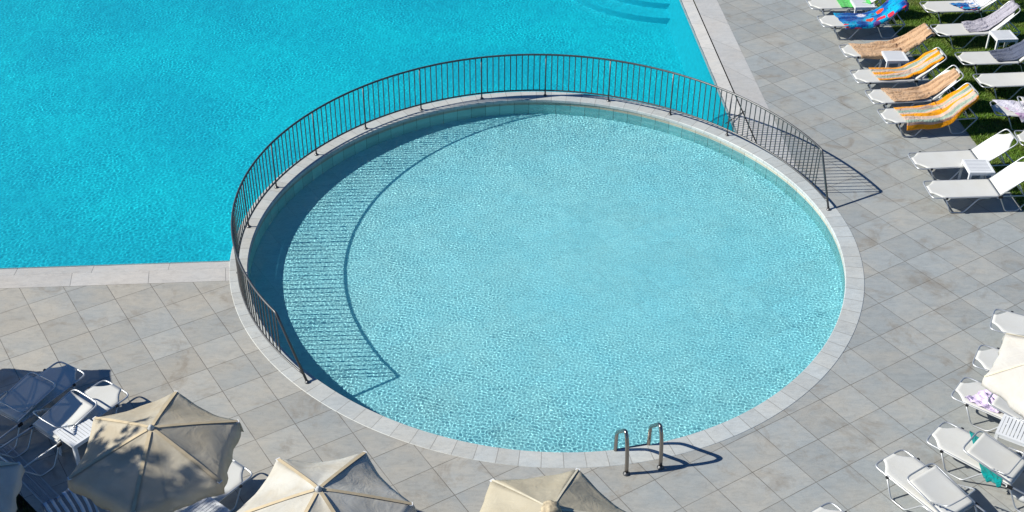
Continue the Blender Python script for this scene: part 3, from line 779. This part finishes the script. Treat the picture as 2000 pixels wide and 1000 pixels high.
# lower left group, heads away from the pool
lounger(-6.24, 13.61, -121, 170, 'shaded folded lounger at the left edge, farthest from the parasols')
lounger(-5.50, 13.20, -126, 168, 'folded lounger half in sun behind the slatted table by the drain', bracket=True)
lounger(-3.52, 11.72, -128, 28, 'lounger under the thin beige parasol, only its foot end in the open')
lounger(-4.22, 9.45, 134, 42, 'lounger with a blue striped towel below the thin beige parasol')
towel(-4.22, 9.45, 134, 42, T['bluestripe'], 'blue and grey striped towel hung over a backrest beside the drain', .7, 2.25, -.27, .27, 27, amp=.012)

# ------------------------------------------------------------------ white side tables
def make_table():
    root = empty('side_table'); S_, h_ = .45, .42
    tp = MB(); fr = .035
    for s in (-1, 1):
        tp.box((0, s * (S_ / 2 - fr / 2), h_ - .010), (S_, fr, .02)); tp.box((s * (S_ / 2 - fr / 2), 0, h_ - .010), (fr, S_ - 2 * fr, .02))
    n = 8; w = (S_ - 2 * fr); pitch = w / n
    for k in range(n): tp.box((0, -w / 2 + pitch * (k + .5), h_ - .011), (w, pitch - .009, .016))
    for s in (-1, 1):
        tp.box((0, s * (S_ / 2 - .012), h_ - .042), (S_ - .05, .012, .045)); tp.box((s * (S_ / 2 - .012), 0, h_ - .042), (.012, S_ - .05, .045))
    tp.build('tabletop', m_plastic, root)
    for sx_ in (-1, 1):
        for sy in (-1, 1):
            lg = MB()
            lg.box((sx_ * (S_ / 2 - .024), sy * (S_ / 2 - .006), (h_ - .02) / 2), (.048, .010, h_ - .02), taper=.98)
            lg.box((sx_ * (S_ / 2 - .006), sy * (S_ / 2 - .0285), (h_ - .02) / 2), (.010, .035, h_ - .02), taper=.98); lg.build('leg', m_plastic, root)
    return root
tp_ = make_table(); first = True
for (x, y, deg, lab) in ((7.73, 26.04, 3, 'white slatted table at the top edge beside the green towel'), (7.83, 23.47, 2, 'white slatted table between the peach and orange striped loungers'),
                         (8.28, 19.18, 1, 'white slatted table between the two empty loungers by the lawn'), (10.38, 24.50, 5, 'white slatted table standing on the grass'),
                         (6.80, 12.43, -32, 'white slatted table at the right edge among folded loungers'), (-5.76, 12.24, -38, 'white slatted table half in shade beside the drain grate'),
                         (-3.78, 10.80, -128, 'white slatted table in shade at the bottom edge between two parasols')):
    o = tp_ if first else copy_thing(tp_); first = False
    o.location = (x, y, 0); o.rotation_euler = (0, 0, R(deg) + (math.pi / 2 if y < 13 and x > 0 else 0)); tag(o, lab, 'table', 'white slatted side tables')

# ------------------------------------------------------------------ parasols
def parasol(x, y, a0, mat, label, seam, zh=2.40, zr=1.98, Rr=1.0, drop=.13, vent=False, sag=.05, seed=0, billow=1.0, pocket=True):
    root = empty('parasol', (x, y, 0)); tag(root, label, 'parasol', 'parasols by the pool'); rnd = random.Random(seed)
    can = MB(); nr, ns = 14, 12
    def P(k, t_, s_):
        a_, b_ = R(a0 + 60 * k), R(a0 + 60 * (k + 1))
        A_ = Vector((math.cos(a_), math.sin(a_), 0)) * Rr; B_ = Vector((math.cos(b_), math.sin(b_), 0)) * Rr
        p = A_.lerp(B_, s_) * t_; sg = math.sin(math.pi * s_)
        p *= 1 - .055 * sg * t_ ** 3
        z_ = zh - (zh - zr) * (t_ ** 1.12) - sag * sg * t_ * (1.25 - t_ * .6)
        z_ += .016 * billow * math.sin(9 * t_ + 5 * s_ + k * 2 + seed) * t_ * sg + .006 * billow * math.sin(17 * s_ + 6 * t_ + k) * t_ * sg
        p.z = z_; return p
    for k in range(6):
        g = []; uv = []
        for i in range(nr):
            t_ = .03 + .97 * i / (nr - 1); g.append([tuple(P(k, t_, j / (ns - 1))) for j in range(ns)]); uv.append([(k + j / (ns - 1), t_) for j in range(ns)])
        # valance
        last = [P(k, 1, j / (ns - 1)) for j in range(ns)]
        for m_ in (1, 2, 3):
            row = []
            for j in range(ns):
                s2 = j / (ns - 1); d_ = Vector((last[j].x, last[j].y, 0)).normalized()
                wob = .018 * math.sin(20 * s2 + k * 1.7 + seed) * m_ / 3; p = last[j] + d_ * (.012 * math.sqrt(m_) + wob) + Vector((0, 0, -drop * m_ / 3 * (1 + .15 * math.sin(7 * s2 + k + seed))))
                row.append(tuple(p))
            g.append(row); uv.append([(k + j / (ns - 1), 1 + m_ * .05) for j in range(ns)])
        can.sheet(g, uv, .003)
    can.build('canopy', mat, root)
    sm = MB()
    for k in range(6):
        path = [tuple(P(k, t_, 0) + Vector((0, 0, .004))) for t_ in np.linspace(.05, 1, 12)]
        for q in range(len(path) - 1):
            A_, B_ = Vector(path[q]), Vector(path[q + 1]); d_ = (B_ - A_).normalized(); n_2 = Vector((-d_.y, d_.x, 0)).normalized() * (.020 if seam is m_tanseam else .012)
            sm.add([A_ - n_2, A_ + n_2, B_ + n_2, B_ - n_2], [(0, 1, 2, 3)])
    sm.build('seam', seam, root)
    for k in range(6):
        a_ = R(a0 + 60 * k); d_ = Vector((math.cos(a_), math.sin(a_), 0))
        MB().tube([tuple(d_ * .03 + Vector((0, 0, zh - .06))), tuple(d_ * (Rr * .5) + Vector((0, 0, zh - (zh - zr) * .46 - .018))), tuple(d_ * (Rr * .99) + Vector((0, 0, zr - .015)))], .008, 6).build('rib', m_alu, root)
        MB().tube([tuple(d_ * .03 + Vector((0, 0, zh - .45))), tuple(d_ * (Rr * .5) + Vector((0, 0, zh - (zh - zr) * .46 - .03)))], .007, 6).build('strut', m_alu, root)
        if pocket:
            p_ = P(k, 1, 0); pk = MB(); pk.box((p_.x * .965, p_.y * .965, p_.z + .004), (.065, .050, .010), a_); pk.build('rib_pocket', m_plastic, root)
    MB().tube([(0, 0, .06), (0, 0, zh + .01)], .019, 12).build('pole', m_alu, root)
    MB().lathe([(.036, 0), (.040, .012), (.022, .03), (.024, .04), (.010, .05)], (0, 0, zh - .012), 14).build('finial', m_grate if not vent else m_tanseam, root)
    if vent:
        vb = MB(); rows = []
        for i in range(7):
            ph = i / 6 * math.pi / 2; rr_ = .108 * math.cos(ph); zz = zh - .01 + .095 * math.sin(ph)
            rows.append((rr_, zz))
        v = []; n = 22
        for rr_, zz in rows:
            for j in range(n):
                a_ = 2 * math.pi * j / n; q = rr_ * (1 + .12 * math.sin(5 * a_ + zz * 30) + .07 * math.sin(9 * a_)); v.append((q * math.cos(a_), q * math.sin(a_), zz))
        vb.add(v, [(i * n + j, i * n + (j + 1) % n, (i + 1) * n + (j + 1) % n, (i + 1) * n + j) for i in range(6) for j in range(n)], smooth=True)
        vb.build('vent_cap', m_cap, root)
    MB().lathe([(.27, 0), (.27, .05), (.22, .075), (.05, .085), (.04, .30), (.025, .31)], (0, 0, 0), 28).build('base', m_grate, root)
    return root
m_cap = simple('cap_cloth', (.40, .33, .22), .85, var=.4, scale=18)
m_seam_w = simple('white_seam', (.62, .56, .42), .8)
parasol(-4.09, 10.49, 29, m_can_thin, 'thin beige parasol with tree shade across its left half', m_tanseam, seed=1, zh=2.14, zr=1.80, drop=.17)
parasol(-2.05, 9.51, 7, m_can_white, 'off white parasol at the bottom edge between the two beige ones', m_tanseam, seed=4, sag=.07, zh=2.2, zr=1.85)
parasol(.44, 9.25, 10.5, m_can_beige, 'opaque beige parasol with a bundled cap, nearest the ladder', m_seam_w, seed=7, vent=True, sag=.03, zh=2.2, zr=1.85)
parasol(-6.22, 9.40, 42, m_can_white, 'parasol wholly in shade in the bottom left corner', m_seam_w, seed=9)
parasol(6.82, 11.72, -2, m_can_pale, 'pale cream parasol cut by the right edge over the loungers', m_seam_w, seed=12, sag=.02, zr=1.93, pocket=False)
parasol(-9.22, 12.55, 0, m_can_thin, 'parasol beyond the left edge that throws spoked shade on the first folded lounger', m_tanseam, seed=15, Rr=1.42)

# ------------------------------------------------------------------ drain grate
gr = empty('drain_grate', (-6.82, 12.33, 0)); tag(gr, 'slotted plastic drain grate along the planting bed at the lower left', 'drain')
gd = Vector((.72, -.70, 0)).normalized(); gn = Vector((-gd.y, gd.x, 0)); ga_ = math.atan2(gd.y, gd.x)
bars = MB(); fr_ = MB()
Lg = 5.2; wG = .20; off = -.07
for k in range(int(Lg / .026)):
    p = gd * (k * .026) + gn * (off); bars.box((p.x, p.y, .008), (.013, wG, .012), ga_)
for s in (-1, 0, 1):
    p = gd * (Lg / 2) + gn * (off + s * (wG / 2 + .004)); fr_.box((p.x, p.y, .009), (Lg, .014 if s else .010, .020), ga_)
for k in range(80):      # branch that turns towards the left edge
    bars.box((-.06 - k * .026, off * 1.0, .008), (.013, wG, .012), 0)
for s in (-1, 0, 1): fr_.box((-1.05, off + s * (wG / 2 + .004), .009), (2.0, .014 if s else .010, .020), 0)
bars.build('grating', m_grate, gr); fr_.build('frame', m_grate, gr)
vd = MB(); p = gd * (Lg / 2) + gn * off; vd.box((p.x, p.y, .0005), (Lg, wG, .003), ga_); vd.box((-1.05, off, .0012), (2.0, wG, .003), 0); vd.build('channel', m_dark, gr)

# ------------------------------------------------------------------ grass
def blades(name, n, seed, inside, zbase, hmin, hmax, cols, bbox, wid=.008):
    g = np.random.default_rng(seed); P = np.stack([g.uniform(bbox[0], bbox[1], n), g.uniform(bbox[2], bbox[3], n)], 1); P = P[inside(P)]; n = len(P)
    a = g.uniform(0, 2 * np.pi, n); w = g.uniform(.6, 1.3, n) * wid; h = g.uniform(hmin, hmax, n); le = g.uniform(.2, 1.0, n) * h; la = g.uniform(0, 2 * np.pi, n)
    b = np.stack([P[:, 0], P[:, 1], np.full(n, zbase)], 1); d = np.stack([np.cos(a) * w, np.sin(a) * w, np.zeros(n)], 1)
    tip = b + np.stack([np.cos(la) * le, np.sin(la) * le, h], 1); v = np.stack([b - d, b + d, tip], 1).reshape(-1, 3)
    m = bpy.data.meshes.new(name); m.vertices.add(3 * n); m.vertices.foreach_set('co', v.astype(np.float32).ravel()); m.loops.add(3 * n); m.loops.foreach_set('vertex_index', np.arange(3 * n, dtype=np.int32))
    m.polygons.add(n); m.polygons.foreach_set('loop_start', np.arange(0, 3 * n, 3, dtype=np.int32)); m.update(); m.validate()
    t = NT(name + '_blade'); gi = t.n('ShaderNodeNewGeometry'); oc = t.coord('Object'); q = t.noise(oc, 2.2, 4, .6)
    c = t.mix(gi.outputs['Random Per Island'], cols[0], cols[1]); c = t.mix(t.rng(q, .42, .68, 0, .8), c, cols[2]); t.col(c, .55)
    tr = t.n('ShaderNodeBsdfTranslucent'); t.l(c, tr.inputs[0]); mx = t.n('ShaderNodeMixShader'); mx.inputs[0].default_value = .3
    t.l(t.b.outputs[0], mx.inputs[1]); t.l(tr.outputs[0], mx.inputs[2]); t.l(mx.outputs[0], t.out.inputs[0])
    m.materials.append(t.m); o = bpy.data.objects.new(name, m); link(o); tag(o, kind='stuff'); return o
o = blades('grass', 330000, 4, lambda P: (P[:, 0] * E1.x + P[:, 1] * E1.y > LAWN_A - .012), -.012, .025, .065, ((.09, .21, .015), (.20, .33, .035), (.26, .28, .08)), (8.1, 14.5, 17.0, 29.5))
tag(o, 'short mown grass beside the paving', 'grass')
o = blades('ground_cover', 16000, 5, lambda P: (P[:, 0] < -4.2) & (P[:, 1] < 11.9), -.10, .04, .12, ((.02, .05, .01), (.05, .09, .02), (.08, .07, .03)), (-8.5, -4.2, 8, 11.9), .014)
tag(o, 'dark ground cover in the shaded planting bed', 'ground cover')

# ------------------------------------------------------------------ trees that shade the corners
def tree(x, y, cx, cy, cz, rx, ry, rz_, n, seed, label, leaf=.16):
    root = empty('shade_tree', (x, y, 0)); tag(root, label, 'tree'); g = np.random.default_rng(seed)
    tr = MB(); dx_, dy_ = cx - x, cy - y
    main = [(0, 0, 0), (.02, .03, cz * .25), (dx_ * .3, dy_ * .3, cz * .55), (dx_ * .7, dy_ * .7, cz * .82), (dx_, dy_, cz + .4 * rz_)]
    tr.tube([tuple(p) for p in fillet(main, .4, 4)], list(np.linspace(.20, .05, len(fillet(main, .4, 4)))), 10)
    tips = []
    for k in range(26):
        th, ph = g.uniform(0, 2 * np.pi), g.uniform(-.3, 1.2); d_ = Vector((math.cos(th) * math.cos(ph) * rx, math.sin(th) * math.cos(ph) * ry, math.sin(ph) * rz_)) * g.uniform(.55, .95)
        s0 = Vector((dx_, dy_, cz)) * .8 if k % 2 else Vector((dx_, dy_, cz)) * .95; e_ = Vector((dx_, dy_, cz)) + d_
        md = s0.lerp(e_, .5) + Vector((0, 0, .15)); tr.tube([tuple(s0), tuple(md), tuple(e_)], [.05, .03, .012], 6); tips += [md, e_, s0.lerp(e_, .75)]
    tr.build('trunk', m_bark, root)
    # lobed leaves in clumps round the branch tips
    lf = MB(); T_ = [np.array(t_) for t_ in tips]
    lobes = [(0, 0), (.35, -.45), (.30, -.15), (.75, -.55), (.60, -.10), (1.0, 0), (.60, .10), (.75, .55), (.30, .15), (.35, .45)]
    for k in range(n):
        if k % 3:
            c_ = T_[g.integers(len(T_))] + g.normal(0, .30, 3)
        else:
            u = g.normal(0, 1, 3); u /= np.linalg.norm(u); c_ = np.array([dx_, dy_, cz]) + u * np.array([rx, ry, rz_]) * g.uniform(.4, 1.0)
        ax = g.normal(0, 1, 3); ax /= np.linalg.norm(ax); up = np.cross(ax, g.normal(0, 1, 3) + np.array([0, 0, 1.5])); up /= np.linalg.norm(up); s2 = leaf * g.uniform(.6, 1.3)
        lf.add([tuple(c_ + ax * a_ * s2 + up * b_ * s2) for a_, b_ in lobes], [tuple(range(10))])
    lf.build('crown', m_leaf, root); return root
tree(-15.0, 8.9, -12.2, 8.65, 6.2, 2.5, 1.7, 1.2, 16000, 2, 'leafy tree beyond the left edge that throws lobed shade on the parasols', leaf=.19)
tree(-17.0, 12.4, -15.0, 10.55, 6.2, 1.2, .8, .8, 6000, 8, 'smaller tree beyond the left edge that shades the drain grate', leaf=.19)
tree(6.2, 29.4, 6.6, 27.0, 5.4, 1.9, 2.4, 1.4, 5000, 6, 'leafy tree beyond the top edge that shades the far lawn corner')
